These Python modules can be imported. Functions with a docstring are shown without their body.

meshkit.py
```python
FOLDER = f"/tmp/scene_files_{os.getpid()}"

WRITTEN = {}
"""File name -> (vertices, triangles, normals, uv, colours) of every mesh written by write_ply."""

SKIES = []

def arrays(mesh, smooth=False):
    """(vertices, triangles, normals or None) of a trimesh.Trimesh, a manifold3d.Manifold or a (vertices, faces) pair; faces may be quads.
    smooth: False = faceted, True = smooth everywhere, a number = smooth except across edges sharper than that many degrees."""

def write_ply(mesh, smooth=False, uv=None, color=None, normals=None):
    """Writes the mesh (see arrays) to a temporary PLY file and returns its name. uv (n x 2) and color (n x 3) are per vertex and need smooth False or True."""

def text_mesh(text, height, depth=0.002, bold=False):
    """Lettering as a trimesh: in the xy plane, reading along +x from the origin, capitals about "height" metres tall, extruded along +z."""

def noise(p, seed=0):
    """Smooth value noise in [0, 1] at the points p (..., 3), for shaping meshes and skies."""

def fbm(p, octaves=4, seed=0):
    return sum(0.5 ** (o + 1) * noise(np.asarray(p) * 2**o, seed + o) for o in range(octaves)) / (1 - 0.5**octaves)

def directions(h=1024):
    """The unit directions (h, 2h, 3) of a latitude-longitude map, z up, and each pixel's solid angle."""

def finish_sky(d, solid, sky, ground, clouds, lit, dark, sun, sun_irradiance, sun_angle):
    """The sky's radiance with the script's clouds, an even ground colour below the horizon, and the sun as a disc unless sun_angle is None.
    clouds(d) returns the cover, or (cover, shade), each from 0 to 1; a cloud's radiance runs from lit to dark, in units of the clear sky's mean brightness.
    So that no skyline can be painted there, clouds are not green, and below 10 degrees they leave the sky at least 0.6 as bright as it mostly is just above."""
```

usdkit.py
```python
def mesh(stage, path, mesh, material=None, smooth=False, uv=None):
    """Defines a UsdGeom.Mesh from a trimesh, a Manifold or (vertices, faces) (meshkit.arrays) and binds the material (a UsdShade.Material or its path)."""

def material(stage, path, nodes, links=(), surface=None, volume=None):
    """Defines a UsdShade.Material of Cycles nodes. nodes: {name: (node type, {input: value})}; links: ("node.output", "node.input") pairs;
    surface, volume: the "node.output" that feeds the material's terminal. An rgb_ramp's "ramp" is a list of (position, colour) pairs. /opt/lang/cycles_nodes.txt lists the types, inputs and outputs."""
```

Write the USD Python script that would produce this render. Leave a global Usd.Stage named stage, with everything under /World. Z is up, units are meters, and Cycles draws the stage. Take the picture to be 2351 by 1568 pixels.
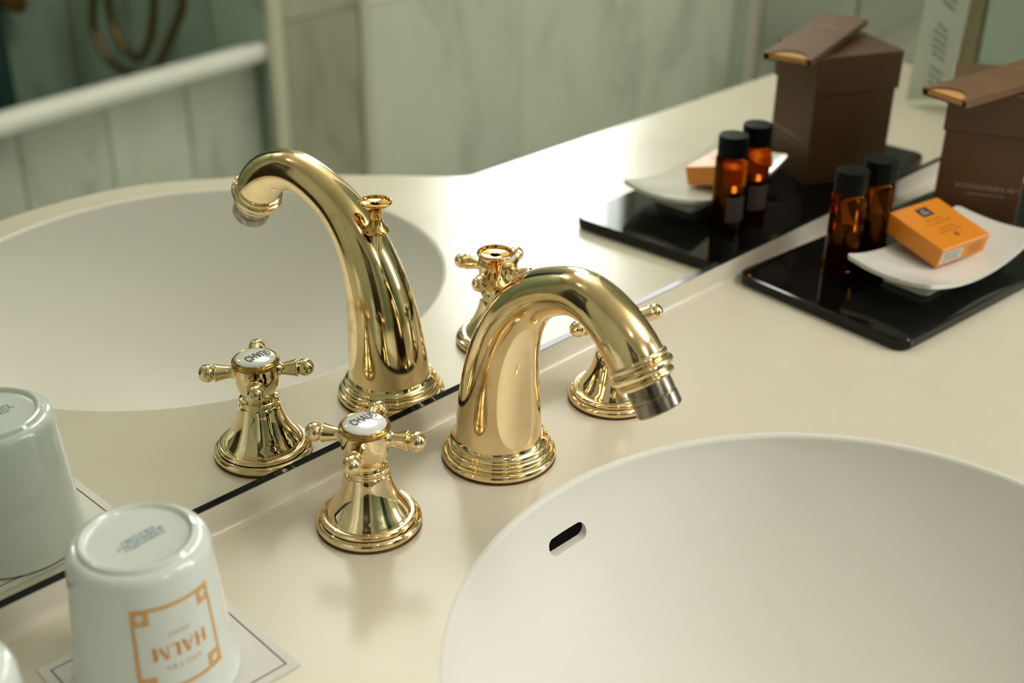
import math, random
import numpy as np
import trimesh
import manifold3d as m3
import meshkit, usdkit
from shapely import affinity
from shapely.geometry import Polygon, box as sbox
from scipy.interpolate import CubicSpline
from pxr import Usd, UsdGeom, UsdLux, UsdShade, Gf, Sdf

random.seed(7)
rng = np.random.default_rng(7)
stage = Usd.Stage.CreateInMemory()
UsdGeom.SetStageUpAxis(stage, UsdGeom.Tokens.z)
UsdGeom.SetStageMetersPerUnit(stage, 1.0)
UsdGeom.Xform.Define(stage, '/World')
UsdGeom.Scope.Define(stage, '/World/Looks')
pi = math.pi

# ------------------------------------------------------------------ camera, light, exposure
FPX = 2936.83
CAM = np.array([-0.456451, -0.508597, 0.422033])
ROT = np.array([[0.70673991, -0.32532489, 0.62823754],
                [-0.70735606, -0.34110987, 0.61910537],
                [0.01288764, -0.88193411, -0.47119649]])     # columns: right, down, forward
cam = UsdGeom.Camera.Define(stage, '/World/camera')
right, down, fwd = ROT[:, 0], ROT[:, 1], ROT[:, 2]
Mx = Gf.Matrix4d(*[float(x) for x in (*right, 0, *(-down), 0, *(-fwd), 0, *CAM, 1)])
cam.AddTransformOp().Set(Mx)
cam.CreateHorizontalApertureAttr(36.0)
cam.CreateVerticalApertureAttr(36.0 * 1568 / 2351)
cam.CreateFocalLengthAttr(36.0 * FPX / 2351)
cam.CreateFStopAttr(5.8)
cam.CreateFocusDistanceAttr(0.735)
cam.CreateClippingRangeAttr(Gf.Vec2f(0.02, 100))
EXPOSURE = 0.10
cam.CreateExposureAttr(EXPOSURE)
WINDOW_STRENGTH = 14.5                       # daylight at the unseen window behind the camera, placed for the counter glare
WINDOW_COLOR = (0.98, 1.0, 0.99)
LAMPS = [(0.82, -0.98, 1.30, 0.32, 0.78), (-0.45, -1.05, 1.45, 0.04, 3.0), (0.10, -2.25, 1.45, 0.10, 4.0)]   # unseen lamps out of view, placed to light counter, basin, walls and bath: x, y, z, radius, strength
for i, (x, y, z, r, w) in enumerate(LAMPS):
    l = UsdLux.SphereLight.Define(stage, '/World/globe_lamp' + ('_%03d' % i if i else ''))
    l.CreateRadiusAttr(r)
    l.CreateIntensityAttr(w)
    l.CreateExposureAttr(3.0)
    l.CreateColorAttr(Gf.Vec3f(1.0, 0.93, 0.875))
    l.AddTranslateOp().Set(Gf.Vec3d(x, y, z))
dome = UsdLux.DomeLight.Define(stage, '/World/sky')
dome.CreateIntensityAttr(0.6)
dome.CreateColorAttr(Gf.Vec3f(0.75, 0.88, 1.0))

# ------------------------------------------------------------------ helpers
used = {}
def numbered(parent, name):
    k = (parent, name)
    n = used.get(k, 0)
    used[k] = n + 1
    return name if n == 0 else '%s_%03d' % (name, n)

def data(prim, label=None, cat=None, group=None, kind=None):
    for k, v in (('label', label), ('category', cat), ('group', group), ('kind', kind)):
        if v:
            prim.SetCustomDataByKey(k, v)
    return prim

def thing(name, label, cat, loc=(0, 0, 0), rotz=0.0, group=None, kind=None):
    x = UsdGeom.Xform.Define(stage, '/World/' + numbered('/World', name))
    x.AddTranslateOp().Set(Gf.Vec3d(*map(float, loc)))
    x.AddRotateZOp().Set(math.degrees(rotz))
    return data(x.GetPrim(), label, cat, group, kind)

def obj(name, mesh, mat, parent=None, smooth=False, label=None, kind=None, cat=None, group=None):
    base = parent.GetPath().pathString if parent is not None else '/World'
    p = usdkit.mesh(stage, base + '/' + numbered(base, name), mesh, LOOK[mat], smooth).GetPrim()
    return data(p, label, cat, group, kind)

def copy_of(src, name, label, loc, rotz=0.0):
    was = src.GetCustomData()
    r = thing(name, label, was['category'], loc, rotz, was.get('group'))
    r.GetReferences().AddInternalReference(src.GetPath())
    r.SetInstanceable(True)
    return r

cat = trimesh.util.concatenate
def to_tm(man):
    m = man.to_mesh()
    return trimesh.Trimesh(m.vert_properties[:, :3], m.tri_verts, process=False)
def to_man(tm):
    return m3.Manifold(m3.Mesh(np.asarray(tm.vertices, np.float32), np.asarray(tm.faces, np.uint32)))

def bx(x0, x1, y0, y1, z0, z1):
    m = trimesh.creation.box([x1 - x0, y1 - y0, z1 - z0])
    m.apply_translation([(x0 + x1) / 2, (y0 + y1) / 2, (z0 + z1) / 2])
    return m

def cbx(x0, x1, y0, y1, z0, z1, c):
    """box with chamfered edges: hull of three shrunk boxes"""
    P = []
    for dx, dy, dz in ((c, c, 0), (c, 0, c), (0, c, c)):
        for sx in (x0 + dx, x1 - dx):
            for sy in (y0 + dy, y1 - dy):
                for sz in (z0 + dz, z1 - dz):
                    P.append((sx, sy, sz))
    return trimesh.Trimesh(P).convex_hull

def rbx(x0, x1, y0, y1, z0, z1, r, n=12):
    P = []
    s = trimesh.creation.icosphere(2, r).vertices
    for sx in (x0 + r, x1 - r):
        for sy in (y0 + r, y1 - r):
            for sz in (z0 + r, z1 - r):
                P.append(s + (sx, sy, sz))
    return trimesh.Trimesh(np.vstack(P)).convex_hull

def rrect(x0, x1, y0, y1, r):
    return sbox(x0 + r, y0 + r, x1 - r, y1 - r).buffer(r, quad_segs=8)

def lathe(profile, n=96, refine=1):
    """profile: (r, z) list from bottom to top; closed at the axis if r=0"""
    p = np.array(profile, float)
    p = np.maximum(p, [[0, -1e9]])
    a = np.arange(n) * 2 * pi / n
    V, F, rows = [], [], []
    for r, z in p:
        if r < 1e-9:
            rows.append([len(V)]); V.append((0, 0, z))
        else:
            rows.append(list(range(len(V), len(V) + n)))
            V += [(r * math.cos(t), r * math.sin(t), z) for t in a]
    for A, B in zip(rows, rows[1:]):
        for i in range(n):
            j = (i + 1) % n
            if len(A) == 1 and len(B) == 1:
                continue
            if len(A) == 1:
                F.append((A[0], B[j], B[i]))
            elif len(B) == 1:
                F.append((A[i], A[j], B[0]))
            else:
                F += [(A[i], A[j], B[j]), (A[i], B[j], B[i])]
    return trimesh.Trimesh(V, F, process=False)

def bead(rc, zc, rad, a0=-90, a1=90, n=8):
    """arc of a rounded moulding centred (rc,zc)"""
    return [(rc + rad * math.cos(math.radians(t)), zc + rad * math.sin(math.radians(t))) for t in np.linspace(a0, a1, n)]

def sweep(P, R, n=48, caps=True, up=None):
    P = np.asarray(P, float)
    R = np.broadcast_to(np.asarray(R, float), (len(P),))
    T = np.gradient(P, axis=0)
    T /= np.linalg.norm(T, axis=1)[:, None]
    u = np.array(up if up is not None else [0.0, 0, 1])
    if up is None and abs(T[0] @ u) > .9:
        u = np.array([1.0, 0, 0])
    N = u - T[0] * (T[0] @ u); N /= np.linalg.norm(N)
    V, F = [], []
    a = np.arange(n) * 2 * pi / n
    for i in range(len(P)):
        N = N - T[i] * (T[i] @ N); N /= np.linalg.norm(N)
        B = np.cross(T[i], N)
        V += list(P[i] + R[i] * (np.cos(a)[:, None] * N + np.sin(a)[:, None] * B))
    for i in range(len(P) - 1):
        for j in range(n):
            k = (j + 1) % n
            F += [(i * n + j, i * n + k, (i + 1) * n + k), (i * n + j, (i + 1) * n + k, (i + 1) * n + j)]
    if caps:
        V += [P[0], P[-1]]
        c0, c1 = len(V) - 2, len(V) - 1
        b = (len(P) - 1) * n
        for j in range(n):
            k = (j + 1) % n
            F += [(c0, k, j), (c1, b + j, b + k)]
    return trimesh.Trimesh(V, F, process=False)

def align(mesh, origin, axis):
    """moves a mesh built along +z so that z runs along axis from origin"""
    axis = np.array(axis, float) / np.linalg.norm(axis)
    m = mesh.copy()
    m.apply_transform(trimesh.geometry.align_vectors([0, 0, 1], axis))
    m.apply_translation(origin)
    return m

def extrude(poly, h, z=0.0):
    gs = getattr(poly, 'geoms', [poly])
    m = cat([trimesh.creation.extrude_polygon(g, h, engine='earcut') for g in gs])
    m.apply_translation([0, 0, z])
    return m

def grid_surface(f, us, vs, thick):
    """closed thin slab: f(u,v)->point, offset along -z by thick"""
    nu, nv = len(us), len(vs)
    top = np.array([[f(u, v) for v in vs] for u in us]).reshape(-1, 3)
    bot = top - [0, 0, thick]
    V = np.vstack([top, bot]); o = nu * nv; F = []
    for i in range(nu - 1):
        for j in range(nv - 1):
            a, b, c, d = i * nv + j, (i + 1) * nv + j, (i + 1) * nv + j + 1, i * nv + j + 1
            F += [(a, b, c), (a, c, d), (o + a, o + c, o + b), (o + a, o + d, o + c)]
    edge = [i * nv for i in range(nu)] + [(nu - 1) * nv + j for j in range(1, nv)] + [i * nv + nv - 1 for i in range(nu - 2, -1, -1)] + [j for j in range(nv - 2, 0, -1)]
    for a, b in zip(edge, edge[1:] + edge[:1]):
        F += [(a, o + b, b), (a, o + a, o + b)]
    m = trimesh.Trimesh(V, F, process=False)
    m.fix_normals()
    return m

def scribble(w, h, lines, seed, gap=0.45, stroke=0.0):
    """rows of tiny letter-like strokes too small to read: a flat print, in the xy plane centred on the origin"""
    r = np.random.default_rng(seed)
    parts = []
    for k, lw in enumerate(lines):
        lh = h / len(lines)
        y0 = h / 2 - (k + 1) * lh + lh * gap / 2
        ch = lh * (1 - gap)
        x = -w * lw / 2
        while x < w * lw / 2:
            cw = ch * r.uniform(.35, .7)
            t = ch * .22
            kind = r.integers(0, 4)
            parts.append(bx(x, x + t, y0, y0 + ch, 0, 2e-5))
            if kind in (0, 1):
                parts.append(bx(x + t, x + cw, y0 + ch - t, y0 + ch, 0, 2e-5))
            if kind in (1, 2):
                parts.append(bx(x + t, x + cw, y0, y0 + t, 0, 2e-5))
            if kind in (2, 3):
                parts.append(bx(x + cw - t, x + cw, y0, y0 + ch, 0, 2e-5))
            x += cw + ch * .3
    return cat(parts)

# ------------------------------------------------------------------ materials
LOOK = {}
def lin(r, g, b):
    f = lambda c: c / 12.92 if c <= .04045 else ((c + .055) / 1.055) ** 2.4
    return tuple(f(x / 255) for x in (r, g, b))
def simple(name, col, rough=.5, metal=0.0, **k):
    LOOK[name] = usdkit.material(stage, '/World/Looks/' + name, {'p': ('principled_bsdf', {'base_color': col, 'roughness': rough, 'metallic': metal, **k})}, surface='p.BSDF')
def noisy(name, stops, scale, rough=(.4, .5), bump=0.0, metal=0.0, detail=4, dist=0.0, mapping=(1, 1, 1), bscale=None, **k):
    n = {'g': ('texture_coordinate', {}), 'm': ('mapping', {'scale': mapping}),
         'n': ('noise_texture', {'scale': scale, 'detail': detail, 'distortion': dist}),
         'r': ('rgb_ramp', {'ramp': stops}),
         'mr': ('map_range', {'from_min': .3, 'from_max': .7, 'to_min': rough[0], 'to_max': rough[1]}),
         'p': ('principled_bsdf', {'metallic': metal, **k})}
    L = [('g.object', 'm.vector'), ('m.vector', 'n.vector'), ('n.fac', 'r.fac'), ('r.color', 'p.base_color'), ('n.fac', 'mr.value'), ('mr.result', 'p.roughness')]
    if bump:
        n['n2'] = ('noise_texture', {'scale': bscale or scale * 3, 'detail': 3})
        n['b'] = ('bump', {'strength': bump, 'distance': .001})
        L += [('m.vector', 'n2.vector'), ('n2.fac', 'b.height'), ('b.normal', 'p.normal')]
    LOOK[name] = usdkit.material(stage, '/World/Looks/' + name, n, L, surface='p.BSDF')

noisy('brass', [(.3, (.93, .755, .475)), (.62, (.89, .70, .41)), (.8, (.76, .54, .28))], 38, (.035, .09), bump=.012, metal=1.0, bscale=160)
noisy('brass_worn', [(.25, (.93, .745, .455)), (.58, (.89, .68, .39)), (.78, (.68, .44, .21))], 60, (.05, .13), bump=.015, metal=1.0)
noisy('brass_edge', [(.3, (.62, .38, .11)), (.7, (.40, .23, .06))], 90, (.12, .25), metal=1.0)
noisy('rose_gold', [(.3, (.98, .60, .23)), (.7, (.93, .51, .16))], 60, (.04, .09), metal=1.0)
noisy('chrome_scaled', [(.3, (.36, .34, .31)), (.55, (.26, .22, .17)), (.75, (.15, .12, .09))], 220, (.12, .34), bump=.04, metal=1.0)
noisy('rust_seal', [(.3, (.16, .075, .025)), (.7, (.09, .04, .015))], 80, (.6, .7))
simple('dark_hole', (.004, .003, .003), .8, specular_ior_level=.05)  # near-black: the shade inside openings is put into the colour
noisy('porcelain_button', [(.3, (.80, .84, .84)), (.7, (.84, .87, .87))], 30, (.04, .06), coat_weight=.5)
simple('ink_black', (.012, .012, .014), .5)
noisy('counter_cream', [(.3, (.68, .635, .525)), (.7, (.705, .66, .55))], 9, (.22, .26), specular_ior_level=.5)
noisy('basin_white', [(.3, (.785, .775, .735)), (.7, (.805, .795, .755))], 6, (.45, .50), specular_ior_level=.35)
simple('mirror_silver', (.86, .89, .84), 0.0, 1.0)
simple('mirror_edge', (.006, .007, .006), .03)
noisy('wall_plain', [(.3, (.45, .47, .38)), (.7, (.50, .52, .42))], 5, (.5, .6))
noisy('plaster', [(.3, (.70, .66, .54)), (.7, (.74, .70, .58))], 4, (.7, .8))
noisy('floor_stone', [(.3, (.50, .51, .44)), (.7, (.58, .59, .51))], 6, (.3, .4))  # unseen floor, kept pale to bounce light onto the lower walls

def marble(name, a, b, vein, scale=2.3, rough=.30):
    n = {'g': ('texture_coordinate', {}), 'o': ('object_info', {}), 'ov': ('vector_math', {'math_type': 'scale', 'vector1': (5.1, 3.7, 4.3)}), 'ad': ('vector_math', {'math_type': 'add'}),
         'm': ('mapping', {'rotation': (.3, .6, .5), 'scale': (1.9, 1.0, .8)}),
         'n': ('noise_texture', {'scale': scale, 'detail': 6, 'roughness': .6, 'distortion': 1.2}),
         'r': ('rgb_ramp', {'ramp': [(.30, a), (.52, b), (.60, vein), (.68, a), (.8, b)]}),
         'h': ('hsv', {'hue': .5}), 'mv': ('map_range', {'from_min': 0, 'from_max': 1, 'to_min': .90, 'to_max': 1.08}),
         'p': ('principled_bsdf', {'roughness': rough})}
    L = [('o.random', 'ov.scale'), ('g.object', 'ad.vector1'), ('ov.vector', 'ad.vector2'), ('ad.vector', 'm.vector'), ('m.vector', 'n.vector'), ('n.fac', 'r.fac'), ('r.color', 'h.color'), ('o.random', 'mv.value'), ('mv.result', 'h.value'), ('h.color', 'p.base_color')]
    LOOK[name] = usdkit.material(stage, '/World/Looks/' + name, n, L, surface='p.BSDF')
marble('marble_pale', (.83, .835, .775), (.76, .775, .715), (.62, .635, .57))
marble('marble_grey', (.47, .46, .37), (.41, .40, .32), (.32, .31, .24))
marble('marble_green', (.42, .53, .44), (.36, .47, .39), (.27, .36, .29))
marble('marble_mid', (.50, .545, .465), (.44, .485, .415), (.35, .385, .32))
marble('marble_apron', (.66, .69, .63), (.58, .62, .56), (.49, .50, .43))
simple('grout', (.36, .35, .28), .8)
simple('trim_olive', (.24, .215, .115), .4)
simple('trim_stone', (.62, .60, .50), .4)
noisy('enamel_white', [(.3, (.78, .79, .76)), (.7, (.82, .83, .80))], 5, (.10, .14))
simple('hose_brass', (.20, .13, .05), .35, .8)
simple('tap_bronze', (.30, .13, .04), .3, .8)
simple('curtain_teal', (.012, .05, .045), .7)
noisy('tumbler_glaze', [(.3, (.70, .76, .74)), (.7, (.73, .79, .77))], 12, (.07, .10), coat_weight=.3)
simple('print_orange', (.62, .27, .055), .4)
simple('print_gold', (.66, .38, .13), .4)
simple('print_blue', (.10, .22, .30), .5)
noisy('card_white', [(.3, (.74, .74, .69)), (.7, (.77, .77, .72))], 40, (.6, .7))
simple('card_line', (.13, .085, .045), .6)
noisy('tray_black', [(.3, (.0022, .0024, .0022)), (.7, (.0035, .0035, .003))], 14, (.035, .06), specular_ior_level=.3)
noisy('dish_white', [(.3, (.76, .76, .71)), (.7, (.79, .79, .74))], 10, (.12, .18))
noisy('carton_orange', [(.3, (.70, .235, .014)), (.7, (.74, .255, .018))], 25, (.36, .42))
simple('logo_black', (.012, .016, .016), .5)
simple('print_brown', (.26, .10, .015), .5)
simple('print_pale', (.60, .60, .56), .5)
noisy('kraft_brown', [(.3, (.090, .040, .0135)), (.7, (.102, .047, .017))], 30, (.40, .46), bump=.02)
noisy('kraft_sleeve', [(.3, (.125, .059, .021)), (.7, (.142, .069, .026))], 30, (.5, .6), bump=.02)
noisy('kraft_ochre', [(.3, (.50, .25, .06)), (.7, (.56, .29, .08))], 40, (.55, .65))
simple('kraft_shadow', (.012, .009, .007), .8)
simple('print_rose', (.42, .30, .24), .5)
simple('cap_black', (.0025, .003, .003), .4, specular_ior_level=.1)
LOOK['amber_glass'] = usdkit.material(stage, '/World/Looks/amber_glass', {
    'gl': ('glass_bsdf', {'color': (.66, .31, .075), 'roughness': .02, 'IOR': 1.45})}, surface='gl.BSDF')
noisy('amber_liquid', [(.3, (.045, .016, .005)), (.7, (.06, .022, .007))], 30, (.1, .15), transmission_weight=.3)
simple('label_ink', (.085, .060, .048), .4)
noisy('tag_paper', [(.3, (.62, .68, .60)), (.7, (.66, .72, .64))], 20, (.6, .7))
simple('tag_ink', (.012, .018, .015), .6)
simple('door_dark', (.03, .02, .013), .35)
LOOK['window_glow'] = usdkit.material(stage, '/World/Looks/window_glow', {'e': ('emission', {'color': WINDOW_COLOR, 'strength': WINDOW_STRENGTH})}, surface='e.emission')

# ------------------------------------------------------------------ the setting
X0, X1, YF, YN, ZF, ZC = -1.30, 2.84, -1.80, -2.75, -0.85, 1.62
X2, YS = 0.957, -0.455                  # short side wall at the right end of the counter
PX0, PX1 = 1.144, 1.387                 # the tiled pier between bath and wall
WX0, WX1, WZ0, WZ1 = 1.62, 2.37, 0.40, 1.42
def structure(name, mesh=None, mat=None, label=None, smooth=False):
    if mesh is None:
        x = UsdGeom.Xform.Define(stage, '/World/' + numbered('/World', name))
        return data(x.GetPrim(), label, None, None, 'structure')
    return obj(name, mesh, mat, None, smooth, label, 'structure')
structure('floor', bx(X0 - .1, X1 + .1, YN - .1, .1, ZF - .1, ZF), 'floor_stone', 'grey stone floor out of view below the vanity, kept pale to bounce light')
structure('ceiling', bx(X0 - .1, X1 + .1, YN - .1, .1, ZC, ZC + .1), 'plaster', 'cream plaster ceiling above the vanity')
structure('wall_back', bx(X0 - .1, X1 + .1, .0065, .12, ZF, ZC), 'wall_plain', 'wall carrying the large mirror')
wl = structure('wall_left', label='plain wall to the left of the vanity with an unseen dark door')
obj('surface', bx(X0 - .12, X0, YN - .1, .0065, ZF, ZC), 'wall_plain', wl)
dr = structure('door_1', cat([bx(X0, X0 + .03, -1.75, -.85, ZF, 1.2)]), 'door_dark', 'unseen dark brown door in the left wall, placed to darken the brass reflections')  # out of view, a dark shape for the brass to reflect

def tiles(parent, u0, u1, us, v0, v1, vs, place, mat, depth=.008, gap=.003):
    """marble tiles between joint positions; place(u0,u1,v0,v1,depth)->bounds"""
    U = [u0] + [u for u in us if u0 < u < u1] + [u1]
    V = [v0] + [v for v in vs if v0 < v < v1] + [v1]
    for a, b in zip(U, U[1:]):
        for c, d in zip(V, V[1:]):
            obj('tile', cbx(*place(a + gap / 2, b - gap / 2, c + gap / 2, d - gap / 2, depth), .0015), mat, parent)

wf = structure('wall_front', label='pale grey-green marble tiled wall facing the mirror')
obj('surface', cat([bx(PX1, WX0, YF - .1, YF, ZF, ZC), bx(WX1, X1, YF - .1, YF, ZF, ZC), bx(WX0, WX1, YF - .1, YF, ZF, WZ0), bx(WX0, WX1, YF - .1, YF, WZ1, ZC)]), 'grout', wf)
P_front = lambda a, b, c, d, t: (a, b, YF, YF + t, c, d)
tiles(wf, PX1, X1, [1.902, 2.385], ZF, WZ0 - .04, [-.28], P_front, 'marble_pale')
tiles(wf, WX1 + .04, X1, [], WZ0 - .04, ZC, [.96], P_front, 'marble_pale')
tiles(wf, PX1, WX0 - .04, [], WZ0 - .04, ZC, [.96], P_front, 'marble_pale')
tiles(wf, WX0 - .04, WX1 + .04, [], WZ1 + .04, ZC, [], P_front, 'marble_pale')
wr = structure('wall_right', label='green-grey marble tiled wall at the right end of the vanity')
obj('surface', bx(X1, X1 + .12, YF - .1, .0065, ZF, ZC), 'grout', wr)
tiles(wr, YF + .01, -.01, [-1.50, -.95, -.42], ZF, ZC, [-.28, .32, .96], lambda a, b, c, d, t: (X1 - t, X1, a, b, c, d), 'marble_mid')
pier = structure('wall_pier', label='narrow grey marble pier between bath and tiled wall')
obj('surface', bx(PX0 + .001, PX1, YN - .1, YF - .001, ZF, ZC), 'grout', pier)
tiles(pier, PX0 + .016, PX1 - .018, [], ZF, ZC, [-.28, .32, .96], P_front, 'marble_grey', .006)
tiles(pier, YN + .002, YF - .004, [-2.30], ZF, ZC, [-.10, .45, 1.05], lambda a, b, c, d, t: (PX0 - t, PX0, a, b, c, d), 'marble_green', .006)
structure('trim_1', rbx(PX0 - .022, PX0 + .014, YF - .012, YF + .012, ZF, ZC, .006), 'trim_stone', 'pale stone edge trim beside the bath')
structure('trim_2', rbx(PX1 - .016, PX1 + .012, YF - .002, YF + .014, ZF, ZC, .006), 'trim_stone', 'pale stone trim between grey pier and marble wall')
ws = structure('wall_side', label='short marble side wall at the right end of the countertop')
obj('surface', bx(X2 + .007, X2 + .12, YS + .008, .0065, ZF, ZC), 'grout', ws)
tiles(ws, YS + .018, -.158, [-.30], ZF, ZC, [-.28, .32, .96], lambda a, b, c, d, t: (X2, X2 + .009, a, b, c, d), 'marble_mid')
tiles(ws, -.138, -.001, [], ZF, ZC, [-.28, .32, .96], lambda a, b, c, d, t: (X2, X2 + .009, a, b, c, d), 'marble_green')
tiles(ws, X2 + .02, X2 + .12, [], ZF, ZC, [-.28, .32, .96], lambda a, b, c, d, t: (a, b, YS, YS + .009, c, d), 'marble_mid')
structure('trim_3', cbx(X2 - .001, X2 + .012, -.157, -.139, ZF, ZC, .001), 'trim_olive', 'olive stone strip in the side wall beyond the brown box')
structure('trim_4', rbx(X2 - .002, X2 + .018, YS - .002, YS + .018, ZF, ZC, .005), 'trim_stone', 'pale stone corner trim of the side wall')
wn = structure('wall_niche', label='dark green marble wall behind the bath')
obj('surface', bx(X0 - .1, PX0, YN - .1, YN, ZF, ZC), 'grout', wn)
tiles(wn, X0, PX0 - .008, [-.7, -.1, .5], ZF, ZC, [-.10, .45, 1.05], lambda a, b, c, d, t: (a, b, YN, YN + t, c, d), 'marble_green')
wo = structure('window_1', label='bright unseen window in the marble wall behind the camera, placed for the counter glare')
obj('window_frame', cat([bx(WX0, WX0 + .035, YF - .07, YF + .012, WZ0, WZ1), bx(WX1 - .035, WX1, YF - .07, YF + .012, WZ0, WZ1), bx(WX0, WX1, YF - .07, YF + .012, WZ0, WZ0 + .035), bx(WX0, WX1, YF - .07, YF + .012, WZ1 - .035, WZ1)]), 'enamel_white', wo)
obj('window_sill', rbx(WX0 - .03, WX1 + .03, YF - .02, YF + .05, WZ0 - .03, WZ0, .006), 'trim_stone', wo)
obj('pane', bx(WX0 + .035, WX1 - .035, YF - .06, YF - .055, WZ0 + .035, WZ1 - .035), 'window_glow', wo)

# ------------------------------------------------------------------ mirror
mr = thing('wall_mirror', 'large frameless wall mirror rising from the back edge of the countertop', 'mirror')
obj('glass', bx(X0 + .005, X2 - .002, 0, .006, .0222, 1.5), 'mirror_silver', mr)
ed = np.array([(.0004, .0220), (-.0012, .0191), (-.0008, .0184), (.006, .0184), (.006, .0220)])
em = extrude(Polygon(ed), X2 - X0 - .007)
em.apply_transform(np.array([[0, 0, 1, X0 + .005], [1, 0, 0, 0], [0, 1, 0, 0], [0, 0, 0, 1.0]]))
obj('edge_strip', em, 'mirror_edge', mr, label='dark polished strip along the bottom edge of the mirror')

# ------------------------------------------------------------------ countertop with moulded basin
BX, BY, BA, BB = 0.0, -.2845, .1965, .1825         # basin ellipse
ct = thing('vanity_countertop', 'cream bow-fronted vanity countertop with a moulded white oval basin', 'countertop')
xs = [.3109, .285, .26, .23, .2, .155, .11, .07, .03, 0]
ys = [-.3052, -.3255, -.352, -.382, -.411, -.4455, -.4735, -.4925, -.5005, -.5015]
cs = CubicSpline(np.arange(len(xs)), np.c_[xs, ys])(np.linspace(0, len(xs) - 1, 50))
front = [(X2 - .001, -.3052)] + [tuple(p) for p in cs] + [(-p[0], p[1]) for p in cs[-2::-1]] + [(X0, -.3052)]
outline = Polygon(front + [(X0, 0.0), (X2 - .001, 0.0)])
th = np.arange(160) * 2 * pi / 160
def rho(d):                                          # basin wall: fraction of the rim ellipse at depth d (0..1)
    return np.sqrt(np.maximum(0, 1 - np.clip(d, 0, 1) ** 1.42))
DEP = .135
hole = Polygon(np.c_[BX + (BA + .0035) * np.cos(th), BY + (BB + .0035) * np.sin(th)])
R3 = .004                                            # softened outer edge
top = outline.buffer(-R3)
layers = []
for k, t in enumerate(np.linspace(0, pi / 2, 6)):
    layers.append((outline.buffer(-R3 * (1 - math.sin(t + 0) if False else 1 - math.cos(pi / 2 - t))), -R3 * (1 - math.cos(t)) if False else 0))
slab = extrude(outline.difference(hole), .0355, -.04)
lip = []
for t in np.linspace(0, pi / 2, 7)[:-1]:
    a, b = t, t + pi / 12
    off = R3 * (1 - math.cos(b))
    lip.append(extrude(outline.intersection(sbox(X0 + 1e-4, -1, X2 - .0012, -1e-4)).buffer(-off, join_style=2).union(sbox(X0, -.1, X2 - .001, 0)).difference(hole), .0045 - R3 + R3 * math.sin(b) , -.0045))
slab_m = m3.Manifold()
for s in [slab] + lip:
    slab_m = slab_m + to_man(s)
obj('slab', to_tm(slab_m), 'counter_cream', ct, smooth=25)
# upstand with a coved foot
cove = [(0.0064, -.001), (0.0064, .0182), (.0003, .0182), (-.0004, .0176)] + [(-.0064 + .006 * math.cos(t), .006 + .006 * math.sin(t) + .0002) for t in np.linspace(0, -pi / 2, 9)] + [(-.0066, -.001)]
um = extrude(Polygon(cove), X2 - X0 - .003)
um.apply_transform(np.array([[0, 0, 1, X0 + .001], [1, 0, 0, 0], [0, 1, 0, 0], [0, 0, 0, 1.0]]))
um.fix_normals()
obj('backsplash', um, 'counter_cream', None, 35, 'low cream coved upstand between countertop and mirror', None, 'upstand')
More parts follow.
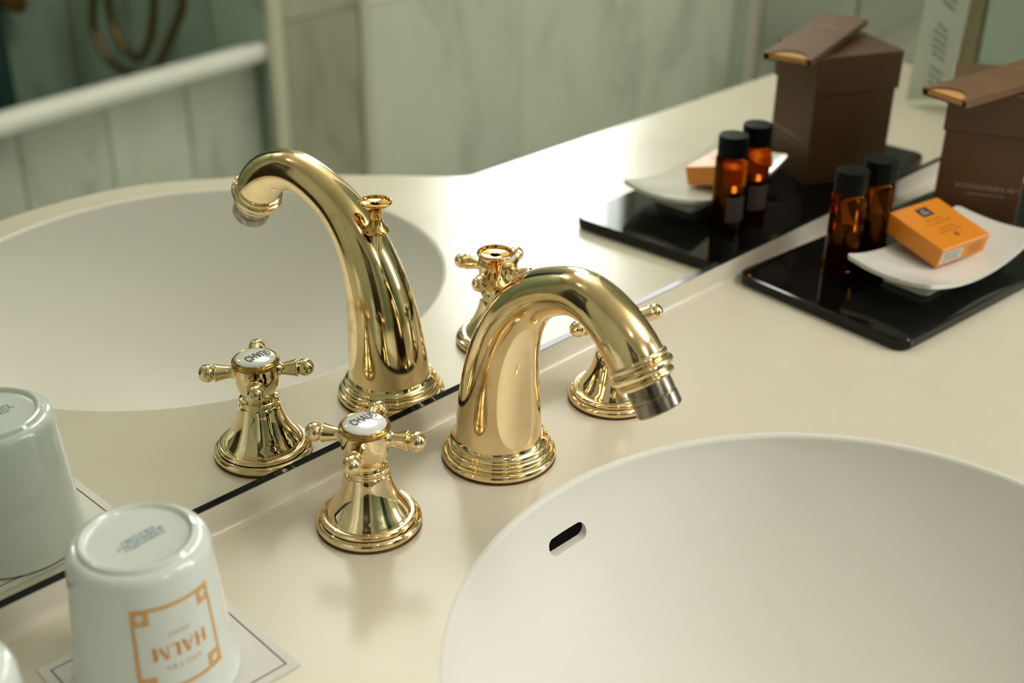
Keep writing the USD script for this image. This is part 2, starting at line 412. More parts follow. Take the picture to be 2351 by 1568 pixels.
# basin: rim roll, wall, floor
NT, prof = 192, []
for t in np.linspace(0, pi / 2, 7):                  # rim roll-over, 3.5 mm
    prof.append((1, .0035 * (1 - math.sin(t)), -.0035 * (1 - math.cos(t))))
inner = []
tt = np.arange(NT) * 2 * pi / NT
for s, e, z in prof:
    inner.append(np.c_[BX + (BA + e) * np.cos(tt), BY + (BB + e) * np.sin(tt), np.full(NT, z)])
for d in np.r_[np.linspace(.02, .3, 14), np.linspace(.34, .9, 16), [.93, .955, .975, .988]]:
    k = rho(d)
    inner.append(np.c_[BX + BA * k * np.cos(tt), BY + BB * k * np.sin(tt), np.full(NT, -.0035 - DEP * d)])
inner = np.array(inner)
nr = len(inner)
outer = inner.copy()
for i in range(nr):
    c = np.array([BX, BY, 0])
    k = 1 + .010 / .19
    outer[i, :, 0] = BX + (inner[i, :, 0] - BX) * k + 0
    outer[i, :, 1] = BY + (inner[i, :, 1] - BY) * k
    outer[i, :, 2] = inner[i, :, 2] - .004
outer = outer[7:]
V = np.vstack([inner.reshape(-1, 3), [[BX, BY, -.0035 - DEP]], outer.reshape(-1, 3), [[BX, BY, -.0085 - DEP]]])
F = []
def ring(a, b, flip):
    for j in range(NT):
        k = (j + 1) % NT
        q = [(a + j, a + k, b + k), (a + j, b + k, b + j)]
        F.extend([t[::-1] for t in q] if flip else q)
for i in range(nr - 1):
    ring(i * NT, (i + 1) * NT, True)
ci = nr * NT
for j in range(NT):
    F.append(((nr - 1) * NT + (j + 1) % NT, (nr - 1) * NT + j, ci)[::-1])
o0 = ci + 1
for i in range(len(outer) - 1):
    ring(o0 + i * NT, o0 + (i + 1) * NT, False)
co = o0 + len(outer) * NT
for j in range(NT):
    F.append((o0 + (len(outer) - 1) * NT + j, o0 + (len(outer) - 1) * NT + (j + 1) % NT, co)[::-1])
ring(0, o0, False)
bt = trimesh.Trimesh(V, F, process=False)
bt.fix_normals()
basin = to_man(bt)
SLX, SLZ, SLW, SLH = -.0045, -.0285, .0315, .0095      # overflow slot
cap = rrect(-SLW / 2, SLW / 2, -SLH / 2, SLH / 2, SLH / 2 - 1e-5)
cut = extrude(cap, .05)
cut.apply_transform(np.array([[1, 0, 0, SLX], [0, 0, 1, BY + BB - .03], [0, 1, 0, SLZ], [0, 0, 0, 1.0]]))
cut.fix_normals()
bas = to_tm(basin - to_man(cut))
bp = obj('basin', bas, 'basin_white', ct, smooth=30, label='white oval basin')
obj('overflow_hole', bx(SLX - .0158, SLX + .0158, BY + BB * rho(.185) + .0027, BY + BB + .006, SLZ - .0049, SLZ + .0049), 'dark_hole', bp, label='overflow slot with its inner shade painted near-black')  # solid near-black block stands in for the shade inside the slot
obj('waste', align(lathe([(0, 0), (.02, 0), (.022, .001), (.022, .002), (.019, .003), (0, .0035)], 48), (BX, BY, -.0035 - DEP + .0005), (0, 0, 1)), 'brass', bp, smooth=30)

# ------------------------------------------------------------------ spout
sp = thing('basin_spout', 'polished brass swan-neck basin spout standing on a stepped round base', 'tap', (-.0008, -.0497, 0))
def ringbase(r, h=.0165):
    p = [(0, 0), (r - .0012, 0)] + bead(r - .0030, .0030, .0030, -60, 75, 8)
    p += bead(r - .0052, .0078, .0024, -50, 80, 7) + bead(r - .0068, .0118, .0020, -50, 85, 6)
    return p
obj('seal', lathe([(.030, .0001), (.0343, .0001), (.0343, .0009), (.030, .0009)], 96), 'rust_seal', sp, label='rust stained sealing line')
pr = ringbase(.0344) + [(.0268, .0150), (.0262, .0162), (0, .0162)]
obj('base_ring', lathe(pr, 128), 'brass', sp, smooth=35)
sw = .10287
cp = np.array([[0.0, .0125], [.0018, .040], [.0058, .0693], [.0160, .0968], [.0318, .1173], [.0510, .1293], [.0732, .1355], [.0963, .1293], [.1139, .1115]])
rr = np.array([.0258, .0241, .0209, .0173, .0146, .0132, .0130, .0139, .0147])
lat = np.array([-.0005, -.0014, -.0022, -.0028, -.0030, -.0033, -.0040, -.0042, -.0022])
t9 = np.linspace(0, 1, 9)
Sx = CubicSpline(t9, np.c_[cp, rr, lat])(np.linspace(0, 1, 140))
ca, sa = math.cos(sw), math.sin(sw)
cen = np.c_[-sa * Sx[:, 0] + ca * Sx[:, 3], -ca * Sx[:, 0] - sa * Sx[:, 3], Sx[:, 1]]
obj('body', sweep(cen, Sx[:, 2], 96, up=(1, 0, 0)), 'brass_worn', sp, smooth=40)
ax = cen[-1] - cen[-6]; ax /= np.linalg.norm(ax)
e = cen[-1]
col = [(0, -.0060), (.0140, -.0060), (.0146, -.0045)] + bead(.0143, -.0025, .0019, -90, 90, 8) + bead(.0146, .0022, .0026, -85, 85, 10) + [(.0143, .0052), (.0146, .0056)] + bead(.0139, .0073, .0015, -70, 90, 6) + [(.0128, .0090), (0, .0090)]
obj('collar', align(lathe(col, 96), e, ax), 'brass', sp, smooth=35)
aer = [(0, .0085), (.0118, .0085), (.0120, .0100), (.0120, .0160), (.0117, .0165), (.0117, .0171), (.0121, .0175), (.0121, .0238), (.0116, .0246), (.0098, .0246), (.0096, .0240), (0, .0240)]
ap = obj('aerator', align(lathe(aer, 72), e, ax), 'chrome_scaled', sp, smooth=30, label='scaled grey metal aerator')
obj('seam', align(lathe([(.0114, .0167), (.0118, .0167), (.0118, .0170), (.0114, .0170)], 48), e, ax), 'brass_edge', ap)
obj('mesh_screen', align(lathe([(0, .0239), (.0092, .0239), (.0092, .0242), (0, .0242)], 36), e, ax), 'dark_hole', ap)

# pull rod of the waste
rod = thing('pull_rod', 'small orange-gold spool-shaped pull knob on a rod behind the spout', 'drain pull', (-.0065, -.0513, 0))
kn = [(0, .1145), (.0066, .1145)] + bead(.0067, .1158, .0013, -80, 60, 6) + [(.0071, .1176), (.0056, .1190), (.0045, .1206), (.0038, .1228), (.0036, .1245), (.0039, .1268), (.0048, .1290), (.0064, .1312), (.0082, .1327)] + bead(.0092, .1342, .0010, -60, 90, 7) + [(.0090, .1353), (.0084, .1350), (.0080, .1338), (.0050, .1334), (.0028, .1332), (.0024, .1318), (0, .1312)]
kb = obj('knob', lathe(kn, 96), 'rose_gold', rod, smooth=40)
obj('centre_hole', lathe([(0, .1322), (.0023, .1322), (.0023, .1328), (0, .1328)], 24), 'dark_hole', kb)
obj('rod', lathe([(0, .060), (.0028, .060), (.0028, .1147), (0, .1147)], 32), 'brass', rod, smooth=40)

# ------------------------------------------------------------------ cross handles
BELL = [(.0226, .0092), (.0222, .0105), (.0205, .0128), (.0186, .0156), (.0168, .0190), (.0152, .0228), (.0139, .0268), (.0129, .0308), (.0123, .0338)]
def handle(name, label, loc, rot, text):
    h = thing(name, label, 'tap', loc, 0, None)
    p = [(0, 0), (.0282, 0)] + bead(.0262, .0030, .0030, -60, 75, 8) + bead(.0243, .0068, .0021, -50, 80, 7) + [(.0229, .0087), (.0226, .0092)]
    obj('base_ring', lathe(p + [(0, .0093)], 128), 'brass', h, smooth=35)
    obj('seal', lathe([(.026, .0001), (.0291, .0001), (.0291, .0009), (.026, .0009)], 96), 'rust_seal', h, label='rust stained sealing line')
    b = obj('bell', lathe([(0, .0086), (.0228, .0086)] + BELL + [(.0118, .0345), (0, .0345)], 128), 'brass', h, smooth=40)
    obj('collar', lathe([(0, .0340), (.0112, .0340), (.0113, .0352)] + bead(.0105, .0372, .0014, -70, 70, 7) + [(.0098, .0390), (.0092, .0394), (.0092, .0425), (0, .0425)], 96), 'brass', h, smooth=35)
    hub = [(0, .0412), (.0082, .0412), (.0098, .0420), (.0113, .0440), (.0124, .0470), (.0131, .0510), (.0133, .0550), (.0131, .0590), (.0129, .0606), (0, .0606)]
    obj('hub', lathe(hub, 96), 'brass', h, smooth=40)
    obj('cap_ring', lathe([(0, .0600), (.0126, .0600), (.0132, .0606)] + bead(.0127, .0624, .0012, -80, 80, 7) + [(.0127, .0640), (.0122, .0645), (.0117, .0640), (0, .0640)], 96), 'brass_edge', h, smooth=35)
    dome_p = [(0, .0625), (.0117, .0625)] + [(.0117 * math.cos(t), .0640 + .0026 * math.sin(t)) for t in np.linspace(0, pi / 2, 10)[:-1]] + [(0, .0666)]
    bt_ = obj('button', lathe(dome_p, 96), 'porcelain_button', h, smooth=45, label='white porcelain button')
    if text:
        tm = meshkit.text_mesh(text, .0058, .0009, bold=True)
        tm.apply_translation([-tm.bounds[:, 0].mean(), -.0029, 0])
        s = .0160 / np.ptp(tm.bounds[:, 0])
        tm.apply_scale([s, 1, 1])
        tm = tm.subdivide_to_size(.0008) if hasattr(tm, 'subdivide_to_size') else tm
        tm.apply_translation([.0008, .0018, 0])
        q = np.clip(1 - (tm.vertices[:, 0] ** 2 + tm.vertices[:, 1] ** 2) / .0117 ** 2, 0, 1)
        tm.vertices[:, 2] = np.where(tm.vertices[:, 2] > .0004, .00012, -.0002) + .0640 + .0026 * np.sqrt(q)
        obj('lettering', tm, 'ink_black', bt_, label='black word CHAUD')
    for k in range(4):
        a = rot + k * pi / 2
        d = np.array([math.cos(a), math.sin(a), 0])
        pa = [(0, .0105), (.0050, .0105), (.0051, .0118), (.0044, .0130), (.0037, .0142), (.0036, .0152), (.0039, .0172), (.0044, .0196), (.0049, .0216), (.0051, .0224)] + bead(.0046, .0231, .0008, -60, 60, 5) + [(.0043, .0241)]
        arm = obj('arm', align(lathe(pa + [(0, .0243)], 40), (0, 0, .0560), d), 'brass', h, smooth=40)
        obj('ball', align(lathe([(.0053 * math.sin(t), -.0053 * math.cos(t)) for t in np.linspace(0, pi, 17)], 40), np.array([0, 0, .0560]) + d * .0279, d), 'brass', arm, smooth=60)
    return h
LHH = handle('cross_handle', 'brass cross handle lettered CHAUD nearest the white tumbler', (-.1008, -.0496, 0), math.radians(36), 'CHAUD')
handle('cross_handle', 'brass cross handle half hidden behind the tip of the swan-neck spout', (.0993, -.0532, 0), math.radians(-18.9), None)

# ------------------------------------------------------------------ tumbler on its card
CX, CY, CH, CRT, CRB = -.2471, -.0722, .0787, .0312, .0383
def cup_r(z):
    return CRB - .0012 + (CRT + .0008 - CRB) * (z - .001) / (CH - .001)
def make_tumbler(name, label, loc, printed):
    c = thing(name, label, 'tumbler', loc)
    po = [(CRB - .0022, .0006)] + bead(CRB - .0014, .0020, .0014, -90, 60, 6)
    zs = np.linspace(.006, CH - .0068, 12)
    po += [(cup_r(z), z) for z in zs]
    zt = CH - .0068; rt = cup_r(zt)
    po += [(rt - .0003 - .0046 * (1 - math.cos(t)), zt + .0046 * math.sin(t)) for t in np.linspace(.25, pi / 2, 7)]
    rf = rt - .0049
    po += [(rf - .0002, CH - .0018), (rf - .0010, CH - .0004), (rf - .0022, CH), (rf - .0032, CH - .0006), (rf - .0040, CH - .0018), (rf - .0070, CH - .0023), (0, CH - .0023)]
    pin = [(0, CH - .0060), (rf - .004, CH - .0060), (rt - .0045, CH - .0100)] + [(cup_r(z) - .0032, z) for z in zs[::-1][1:]] + [(CRB - .0038, .0012), (CRB - .0022, .0006)]
    obj('body', lathe(po + pin, 128), 'tumbler_glaze', c, smooth=40)
    m = scribble(.026, .0085, [.62, .9, .75], 5, .25)
    m.apply_translation([0, 0, CH - .00222])
    m.apply_transform(trimesh.transformations.rotation_matrix(math.radians(6), [0, 0, 1]))
    m.apply_translation([.001, -.001, 0])
    obj('maker_mark', m, 'print_blue', c, label='small blue stamp on the upturned base')
    if printed:
        A0 = math.radians(-96.8)
        half, zb, zt_ = .0208, .0185, .0622           # print field
        def wrap(m, lift):
            v = m.vertices
            z = v[:, 1]
            r = np.array([cup_r(q) for q in z]) + lift + v[:, 2]
            a = A0 + v[:, 0] / .0355
            m.vertices = np.c_[r * np.cos(a), r * np.sin(a), z]
            return m
        def flat(polys):
            m = extrude(polys, .00006)
            return m.subdivide_to_size(.0022)
        w = .0019
        fr = sbox(-half, zb, half, zt_).difference(sbox(-half + w, zb + w, half - w, zt_ - w))
        k = .0084
        for sx in (-1, 1):
            for sz in (0, 1):
                cxx = sx * (half - k / 2); czz = (zb + k / 2) if sz == 0 else (zt_ - k / 2)
                q = sbox(cxx - k / 2, czz - k / 2, cxx + k / 2, czz + k / 2)
                q = q.difference(affinity.translate(Polygon([(0, .0022), (.0022, 0), (0, -.0022), (-.0022, 0)]), cxx, czz))
                fr = fr.union(q.difference(affinity.translate(sbox(-.0009, -.0032, .0009, -.0026), cxx, czz)))
        obj('print_frame', wrap(flat(fr), .00003), 'print_gold', c, label='orange-gold printed square frame with corner blocks')
        # high-contrast capitals, drawn the right way up then turned over with the tumbler
        def P(*a): return Polygon(a)
        G = {'H': [P((0, 0), (2.2, 0), (2.2, 10), (0, 10)), P((5.6, 0), (7.8, 0), (7.8, 10), (5.6, 10)), P((2.0, 4.7), (5.8, 4.7), (5.8, 5.4), (2.0, 5.4))],
             'A': [P((0, 0), (.7, 0), (4.2, 9), (4.4, 10), (3.8, 10)), P((3.2, 10), (5.2, 10), (8.6, 0), (6.1, 0)), P((1.4, 3), (6.4, 3), (6.4, 3.7), (1.6, 3.7))],
             'L': [P((0, 0), (2.4, 0), (2.4, 10), (0, 10)), P((2.2, 0), (6.0, 0), (6.4, 2.4), (5.8, .8), (2.2, .8))],
             'M': [P((0, 0), (.7, 0), (.7, 10), (0, 10)), P((0, 10), (2.4, 10), (5.6, 2.2), (4.6, 0)), P((4.6, 0), (5.2, 1.2), (8.4, 10), (7.8, 10)), P((7.6, 0), (10, 0), (10, 10), (7.6, 10))]}
        x, gl = 0, []
        for ch, adv in (('H', 9.6), ('A', 9.8), ('L', 8.0), ('M', 10)):
            gl += [affinity.translate(g, x, 0) for g in G[ch]]; x += adv
        from shapely import union_all
        word = union_all([g.buffer(.05) for g in gl])
        s = .0262 / x
        word = affinity.scale(affinity.translate(word, -x / 2, -5), s, s * 1.0, origin=(0, 0))
        word = affinity.translate(affinity.rotate(word, 180, origin=(0, 0)), .0003, .0383)
        obj('print_name', wrap(flat(word), .00003), 'print_orange', c, label='word HALM printed upside down')
        for txt, hgt, wid, zc in (('HOTEL', .0024, .0175, .0300), ('PARIS', .0021, .0100, .0470)):
            tm = meshkit.text_mesh(txt, hgt, .00006)
            tm.apply_translation([-tm.bounds[:, 0].mean(), -hgt / 2, 0])
            tm.apply_scale([wid / np.ptp(tm.bounds[:, 0]), 1, 1])
            tm.vertices[:, :2] *= -1
            tm.apply_translation([0, zc, 0])
            obj('print_line', wrap(tm.subdivide_to_size(.0025), .00003), 'print_gold', c)
    return c
def make_card(name, label, x0, x1, y0, y1, rot=0):
    cx, cy = (x0 + x1) / 2, (y0 + y1) / 2
    c = thing(name, label, 'coaster', (cx, cy, 0), rot)
    w, h = (x1 - x0) / 2, (y1 - y0) / 2
    obj('paper', cbx(-w, w, -h, h, .0001, .0010, .0002), 'card_white', c)
    q = sbox(-w + .0045, -h + .0045, w - .0045, h - .0045)
    obj('border_line', extrude(q.difference(q.buffer(-.0008, join_style=2)), .00004, .0010), 'card_line', c, label='thin dark brown border')
    return c
make_card('paper_coaster', 'white square paper coaster with thin brown border under the printed tumbler', -.2885, -.1955, -.1140, -.0335, math.radians(-1.5))
make_tumbler('tumbler', 'upturned white porcelain tumbler with orange HALM print standing on a square coaster', (CX, CY, .001), True)
make_card('paper_coaster', 'white paper coaster under the plain tumbler at the lower left edge', -.3965, -.3035, -.1420, -.0560, math.radians(-2))
make_tumbler('tumbler', 'upturned white porcelain tumbler cut off by the left edge of the photo', (-.3500, -.0960, .001), False)

# ------------------------------------------------------------------ toiletries tray
TR = math.radians(-4.0)
tc = np.array([.2985, -.0042])                        # back left corner
def tp(u, v): return tc + np.array([u * math.cos(TR) + v * math.sin(TR), u * math.sin(TR) - v * math.cos(TR)])
TW, TD, TZ = .352, .1510, .0095
tr = thing('serving_tray', 'glossy black rectangular tray with rounded corners holding the toiletries', 'tray', (tc[0], tc[1], 0), TR)
def slabr(x0, x1, y0, y1, z0, z1, r, c):
    a, b = rrect(x0 + c, x1 - c, y0 + c, y1 - c, max(r - c, 1e-3)), rrect(x0, x1, y0, y1, r)
    pts = []
    for q, z in ((a, z0), (b, z0 + c), (b, z1 - c), (a, z1)):
        xy = np.array(q.exterior.coords)[:-1]
        pts.append(np.c_[xy, np.full(len(xy), z)])
    return trimesh.Trimesh(np.vstack(pts)).convex_hull
obj('plate', slabr(0, TW, -TD, 0, .0012, TZ, .011, .0012), 'tray_black', tr, smooth=30)
for fx in (.03, TW - .03):
    for fy in (-.03, -TD + .03):
        obj('foot', align(lathe([(0, 0), (.007, 0), (.007, .0013), (0, .0013)], 24), (fx, fy, 0), (0, 0, 1)), 'cap_black', tr)

# dish
DC, DR = np.array([.4135, -.1125]), math.radians(-3.5)
ds = thing('soap_dish', 'white porcelain soap dish with upturned corners on the black tray', 'soap dish', (DC[0], DC[1], TZ), DR)
DL, DWd = .0775, .0375
def dish(u, v):
    # rounded-corner rectangle; edges sag between raised corners
    k = 1 - .035 * (u * u * v * v)
    z = .0080 + .0125 * u * u + .0040 * v * v
    return (DL * u * (1 - .02 * v * v), DWd * v * (1 - .05 * u * u), z)
dm = grid_surface(dish, np.linspace(-1, 1, 41), np.linspace(-1, 1, 25), .0032)
clip = extrude(rrect(-DL, DL, -DWd, DWd, .010), .1, -.03)
dm = to_tm(to_man(dm) ^ to_man(clip))
obj('bowl', dm, 'dish_white', ds, smooth=40)
obj('foot', slabr(-.050, .050, -.020, .020, 0.0, .0066, .006, .001), 'dish_white', ds, smooth=30)

# soap carton, leaning back on the rear rim of the dish
SW, SD, SH, LEAN = .0575, .0545, .0165, math.radians(13.4)
ang = math.radians(-9.4)
so = thing('soap_carton', 'small orange soap carton with a black square emblem leaning in the white dish', 'soap box',
           (.3932 - math.sin(ang) * .0038, -.1218 + math.cos(ang) * .0038, .0198), ang)
lean = trimesh.transformations.rotation_matrix(LEAN, [1, 0, 0]) @ trimesh.transformations.translation_matrix([SW / 2, SD / 2, 0])
def sp_(m):
    m = m.copy(); m.apply_transform(lean); return m
def on_top(m, x, y, lift=.00003):
    m = m.copy(); m.apply_translation([x, y, SH + lift]); return sp_(m)
def on_front(m, x, z, y=-SD / 2):
    m = m.copy(); m.apply_transform(np.array([[1, 0, 0, x], [0, 0, -1, y], [0, 1, 0, z], [0, 0, 0, 1.0]])); return sp_(m)
obj('carton', sp_(cbx(-SW / 2, SW / 2, -SD / 2, SD / 2, 0, SH, .0006)), 'carton_orange', so)
lg = obj('emblem', on_top(bx(-.0068, .0068, -.0052, .0052, 0, .00006), 0, .0160), 'logo_black', so, label='black square emblem')
obj('emblem_mark', on_top(scribble(.009, .0072, [.5, .9], 11, .35), 0, .0160, .00008), 'print_pale', lg)
for w, x, y, k in ((.020, 0, .0060, 2), (.028, 0, .0015, 3), (.018, .001, -.0060, 4), (.024, .001, -.0100, 5)):
    obj('print_line', on_top(scribble(w, .0028, [1.0], k, .35), x, y), 'print_brown', so)
obj('seal', on_top(lathe([(0, 0), (.0026, 0), (.0026, .00005), (0, .00005)], 24), .0015, -.0155), 'print_brown', so)
st = obj('sticker', on_front(bx(-.0125, .0125, -.0050, .0050, 0, .00008), -.0140, .0080), 'print_pale', so, label='white sticker on the carton end')
obj('sticker_print', on_front(scribble(.022, .0080, [.9, .8, .9], 21, .4), -.0140, .0080, -SD / 2 - .00009), 'tag_ink', st)
obj('print_block', on_front(scribble(.016, .010, [.9, 1, .8, .9], 22, .4), .0140, .0082, -SD / 2 - .00002), 'print_brown', so)

# bottles
def make_bottle(name, label, loc, rot):
    b = thing(name, label, 'bottle', loc, rot, 'amber bottles on the tray')
    H = .0793
    body = [(0, 0), (.0112, 0), (.0126, .0012), (.0130, .0030), (.0130, .0580), (.0126, .0605), (.0116, .0620), (.0105, .0626), (.0105, .0650), (0, .0650)]
    obj('glass', lathe(body, 72), 'amber_glass', b, smooth=40)
    obj('contents', lathe([(0, .0022), (.0106, .0022), (.0114, .0035), (.0114, .0340), (0, .0340)], 60), 'amber_liquid', b, smooth=40)
    obj('cap', lathe([(0, .0622), (.0118, .0622), (.0122, .0627), (.0122, H - .0012), (.0117, H - .0002), (.0111, H), (0, H)], 72), 'cap_black', b, smooth=35)
    m = scribble(.022, .0045, [1.0], 31, .2)
    v = m.vertices.copy()
    a = v[:, 1] / .0130 + math.radians(-62)
    r = .01305 + v[:, 2]
    m.vertices = np.c_[r * np.cos(a), r * np.sin(a), .044 - v[:, 0]]
    obj('name_print', m, 'print_pale', b, label='pale lettering running down the bottle')
    lab = []
    for k in range(14):
        a0 = math.radians(60 + k * 7)
        lab.append(a0)
    us = np.linspace(math.radians(50), math.radians(150), 15)
    V = [(.01305 * math.cos(a), .01305 * math.sin(a), z) for z in (.008, .030) for a in us] + [(.0131 * math.cos(a), .0131 * math.sin(a), z) for z in (.008, .030) for a in us]
    F = []
    n = len(us)
    for j in range(n - 1):
        F += [(2 * n + j, 2 * n + j + 1, 3 * n + j + 1), (2 * n + j, 3 * n + j + 1, 3 * n + j)]
    obj('back_label', trimesh.Trimesh(V, F), 'label_ink', b, label='grey-brown printed label facing the mirror')
    return b
B1 = make_bottle('bottle', 'small amber bottle with black cap nearest the spout, left one of the pair', (.3645, -.0545, TZ), 0)
copy_of(B1, 'bottle', 'small amber bottle with black cap next to the brown box, right one of the pair', (.4010, -.0570, TZ), math.radians(8))

# gift box
GW, GD, LZ0, LZ1 = .0660, .0810, .0830, .1170        # lettered face width (local -y), depth (local x), lid heights
GB = thing('gift_box', 'lidded brown card box lettered ACCESSORIES SET on the black tray', 'gift box', (.4902, -.0611, TZ), math.radians(25.5))
obj('body', cbx(0, GD, -GW, 0, 0, LZ1 - .004, .0008), 'kraft_brown', GB)
o = .0020
obj('lid', cbx(-o, GD + o, -GW - o, o, LZ0, LZ1, .0008), 'kraft_brown', GB)
def on_face(m, y, z, x):
    """puts a flat print on the lettered face (local -x side): reads along -y"""
    m = m.copy(); m.apply_transform(np.array([[0, 0, -1, x], [-1, 0, 0, y], [0, 1, 0, z], [0, 0, 0, 1.0]])); return m
tm = meshkit.text_mesh('ACCESSORIES SET', .0034, .00006)
tm.apply_scale([.0500 / np.ptp(tm.bounds[:, 0]), 1, 1]); tm.apply_translation([-tm.bounds[:, 0].mean(), 0, 0])
obj('lettering', on_face(tm, -.0395, .0370, -.00002), 'print_rose', GB, label='pale words ACCESSORIES SET')
obj('small_print', on_face(scribble(.030, .0018, [1.0], 41, .3), -.0395, .0325, -.00002), 'print_rose', GB)
# flat card sleeve lying across the lid
TI = np.array([.4553, -.0716])
SLV = thing('card_sleeve', 'flat brown card sleeve with ochre thumb notch lying across the box lid', 'card sleeve', (TI[0], TI[1], TZ + LZ1 + .0008), math.radians(-12.4))
SLL, SLWd, SLT = .138, .0425, .0058
tilt = trimesh.transformations.rotation_matrix(math.radians(-2.6), [0, 1, 0], [.035, 0, 0])
def tl(m):
    m = m.copy(); m.apply_transform(tilt); return m
hw = SLWd / 2
notch = affinity.scale(Polygon([(math.cos(t), math.sin(t)) for t in np.linspace(-pi / 2, pi / 2, 24)]), .0165, .0160, origin=(0, 0))
obj('top_sheet', tl(extrude(sbox(0, -hw, SLL, hw).difference(notch), .0008, SLT - .0008)), 'kraft_sleeve', SLV)
obj('bottom_sheet', tl(bx(.0002, SLL, -hw, hw, 0, .0008)), 'kraft_sleeve', SLV)
for y0 in (-hw, hw - .0008):
    obj('side', tl(bx(0, SLL, y0, y0 + .0008, .0007, SLT - .0007)), 'kraft_sleeve', SLV)
obj('closed_end', tl(bx(SLL - .0008, SLL, -hw, hw, .0007, SLT - .0007)), 'kraft_sleeve', SLV)
obj('inner_card', tl(cbx(.0006, SLL - .002, -.0168, .0168, .0010, SLT - .0012, .0003)), 'kraft_ochre', SLV, label='ochre inner card in the thumb notch')
q = scribble(.022, .0035, [1.0, .7], 42, .35)
q.apply_transform(trimesh.transformations.rotation_matrix(math.radians(90), [0, 0, 1]))
q.apply_translation([.098, 0, SLT + .00002])
obj('print_line', tl(q), 'print_rose', SLV)

# hanging paper tag at the far right, seen in the mirror above the box
TX, TY = .817, -.120
tg = thing('hanging_tag', 'white paper tag with rows of dark print hanging beyond the brown box', 'tag', (TX, TY, 0), math.radians(42))
def tag_f(u, v):
    return (.024 * u, .006 * math.cos(v * 2.2) + .004 * u * u, .155 + .150 * v)
V, F = [], []
nu, nv = 9, 31
for s in (0, .0003):
    for v in np.linspace(-1, 1, nv):
        for u in np.linspace(-1, 1, nu):
            p = tag_f(u, v); V.append((p[0], p[1] + s, p[2]))
nn = nu * nv
for j in range(nv - 1):
    for i in range(nu - 1):
        a, b, c, d = j * nu + i, j * nu + i + 1, (j + 1) * nu + i + 1, (j + 1) * nu + i
        F += [(a, b, c), (a, c, d), (nn + a, nn + c, nn + b), (nn + a, nn + d, nn + c)]
tgm = trimesh.Trimesh(V, F, process=False)
obj('paper', tgm, 'tag_paper', tg, smooth=60)
r = np.random.default_rng(9)
parts = []
for k in range(25):
    v = -.93 + k * .052
    if k in (4, 10, 11, 17):
        continue
    w = r.uniform(.26, .36)
    um_ = .12 + .06 * math.sin(k * .6)
    seg = 8
    P0 = []
    for side in (1, -1):
        for s_ in np.linspace(-1, 1, seg):
            u = um_ + w * s_
            p = tag_f(u, v - .036 * s_)
            for dz in (-.0017, .0017):
                P0.append((p[0], p[1] + (.00035 if side == 1 else -.00005), p[2] + dz))
    F0 = []
    for side in (0, 1):
        for i in range(seg - 1):
            a = side * 2 * seg + 2 * i
            F0 += [(a, a + 1, a + 3), (a, a + 3, a + 2)]
    parts.append(trimesh.Trimesh(P0, F0, process=False))
obj('print_rows', cat(parts), 'tag_ink', tg, label='rows of dark print')
obj('string', sweep([(0, .006, .304), (0, .004, .36), (0, .002, .42), (0, 0, .47)], .0009, 8), 'tag_paper', tg)
hk = thing('mirror_hook', 'brass hook on the mirror carrying the paper tag', 'hook', (TX, 0, .47))
obj('plate', align(lathe([(0, 0), (.016, 0), (.016, .004), (0, .005)], 36), (0, -.0002, 0), (0, -1, 0)), 'brass', hk, smooth=35)
obj('arm', sweep([(0, -.003, 0), (0, -.06, 0), (0, -.105, -.002), (0, -.122, .001), (0, -.127, .012)], .003, 16), 'brass', hk, smooth=50)

# ------------------------------------------------------------------ bath seen in the mirror
BR = -math.atan(.141)
bl = lambda x: -(1.750 + .141 * (x - .485))
bath = thing('bathtub', 'white enamelled bathtub with tiled apron reflected in the mirror', 'bathtub', (PX0, bl(PX0) - .001, 0), BR)
LEN = 1.95
rz = -.350
pr_ = [(.022 * math.cos(t), .021 * math.sin(t)) for t in np.linspace(0, 2 * pi, 24, endpoint=False)]
rim = sweep(np.c_[np.linspace(-LEN, -.012, 12), np.full(12, .0), np.full(12, rz)], .0215, 24)
rim.vertices[:, 1] = rim.vertices[:, 1] * 1.2
obj('rim', cat([rim, cbx(-LEN, -.012, -.060, -.005, rz - .014, rz + .008, .005)]), 'enamel_white', bath, smooth=40)
obj('shell', cat([bx(-LEN, -.02, -.080, -.060, -.75, rz - .012), bx(-LEN, -.02, -.70, -.060, -.77, -.75)]), 'marble_green', bath, label='dark green bath interior')  # interior coloured dark green for the dark area above the rim
apr = obj('apron', bx(-LEN, -.014, -.060, -.030, ZF + .001, rz - .018), 'grout', bath, label='tiled side panel')
xq, k = -.014, 0
while xq > -LEN + .05:
    w = .203
    obj('tile', cbx(xq - w + .003, xq, -.030, -.022, ZF + .004, rz - .021, .0015), 'marble_apron', apr)
    xq -= w
hs = thing('shower_hose', 'brass shower hose looped over the bath, reflected at the top left', 'shower hose')
hp = np.array([(1.085, -2.10, -.02), (1.082, -2.07, -.15), (1.08, -2.062, -.267), (1.08, -2.108, -.335), (1.08, -2.189, -.433), (1.08, -2.265, -.482), (1.08, -2.343, -.495), (1.08, -2.420, -.492), (1.08, -2.470, -.462), (1.08, -2.500, -.41), (1.08, -2.4806, -.34), (1.085, -2.43, -.25), (1.09, -2.38, -.18)])
hc = CubicSpline(np.arange(len(hp)), hp)(np.linspace(0, len(hp) - 1, 120))
obj('hose', sweep(hc, .0105 + .0008 * np.sin(np.arange(120) * 2.2), 20), 'hose_brass', hs, smooth=60)
hp2 = np.array([(1.092, -2.20, -.05), (1.09, -2.2057, -.292), (1.09, -2.263, -.416), (1.09, -2.33, -.455), (1.09, -2.40, -.42), (1.09, -2.425, -.352), (1.095, -2.40, -.20)])
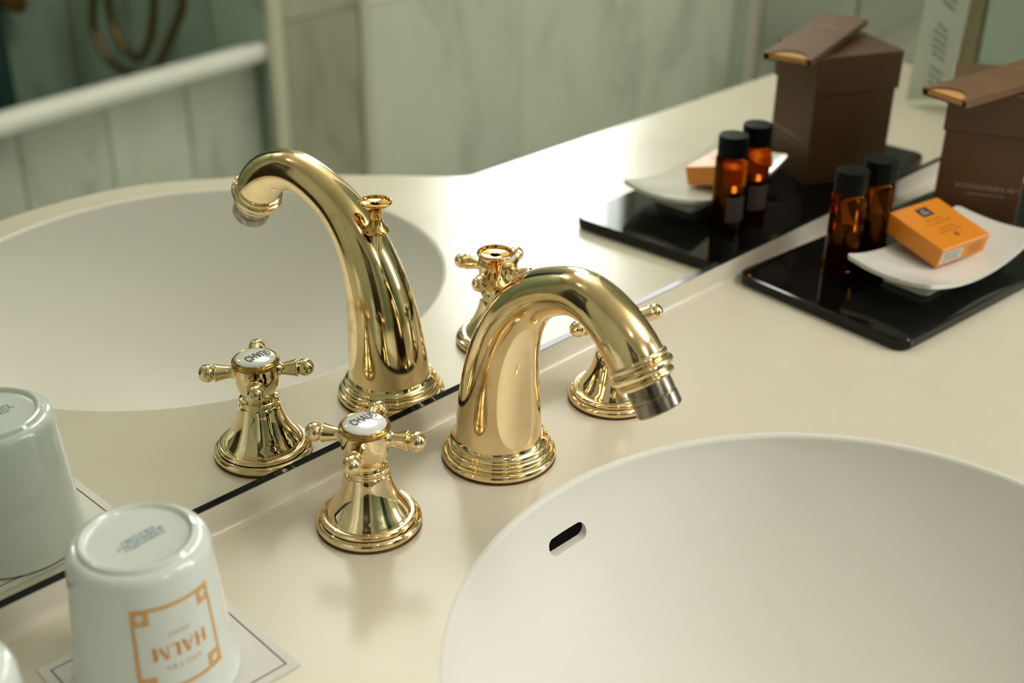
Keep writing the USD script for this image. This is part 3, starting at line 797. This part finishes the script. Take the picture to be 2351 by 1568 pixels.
hc2 = CubicSpline(np.arange(len(hp2)), hp2)(np.linspace(0, len(hp2) - 1, 90))
obj('hose', sweep(hc2, .0095 + .0008 * np.sin(np.arange(90) * 2.2), 20), 'hose_brass', hs, smooth=60)
obj('valve_body', cat([align(lathe([(0, 0), (.03, 0), (.03, .012), (.018, .02), (.018, .05), (0, .05)], 36), (PX0 - .006, -2.38, -.13), (-1, 0, 0)), align(lathe([(0, 0), (.022, 0), (.022, .34), (0, .34)], 36), (1.092, -2.05, -.12), (0, -1, 0))]), 'hose_brass', hs, smooth=40)
hd = np.array((1.07, -2.49, -.335))
obj('hand_spray', align(lathe([(0, 0), (.010, 0), (.013, .02), (.012, .07), (.018, .10), (.016, .115), (0, .12)], 32), hd, (0, -.25, .9)), 'brass_edge', hs, smooth=40)
bt2 = thing('bath_tap', 'dark brass bath tap on the niche wall, reflected in the top left corner', 'tap', (.960, YN + .008, -.36))
obj('body', align(lathe([(0, 0), (.028, 0), (.028, .01), (.016, .018), (.016, .06), (.024, .07), (.024, .10), (0, .104)], 36), (0, 0, 0), (0, 1, 0)), 'tap_bronze', bt2, smooth=40)
obj('lever', rbx(-.008, .008, .075, .092, -.01, .075, .006), 'tap_bronze', bt2, smooth=40)
cu = thing('bath_curtain', 'dark teal bath curtain hanging at the far left of the reflection', 'curtain', (.872, -2.55, 0))
fold = np.array([(.0 - .55 * t, .018 * math.sin(t * 40), 0) for t in np.linspace(0, 1, 90)])
V, F = [], []
for s in (0, .002):
    for p in fold:
        for z in (-.72, 1.5):
            V.append((p[0], p[1] + s, z))
n2 = 2 * len(fold)
for i in range(len(fold) - 1):
    a = 2 * i
    F += [(a, a + 1, a + 3), (a, a + 3, a + 2), (n2 + a, n2 + a + 3, n2 + a + 1), (n2 + a, n2 + a + 2, n2 + a + 3)]
obj('cloth', trimesh.Trimesh(V, F, process=False), 'curtain_teal', cu, smooth=60)
obj('rail', align(lathe([(0, 0), (.012, 0), (.012, 2.09), (0, 2.09)], 24), (.33, .001, 1.5), (-1, 0, 0)), 'hose_brass', cu, smooth=40)
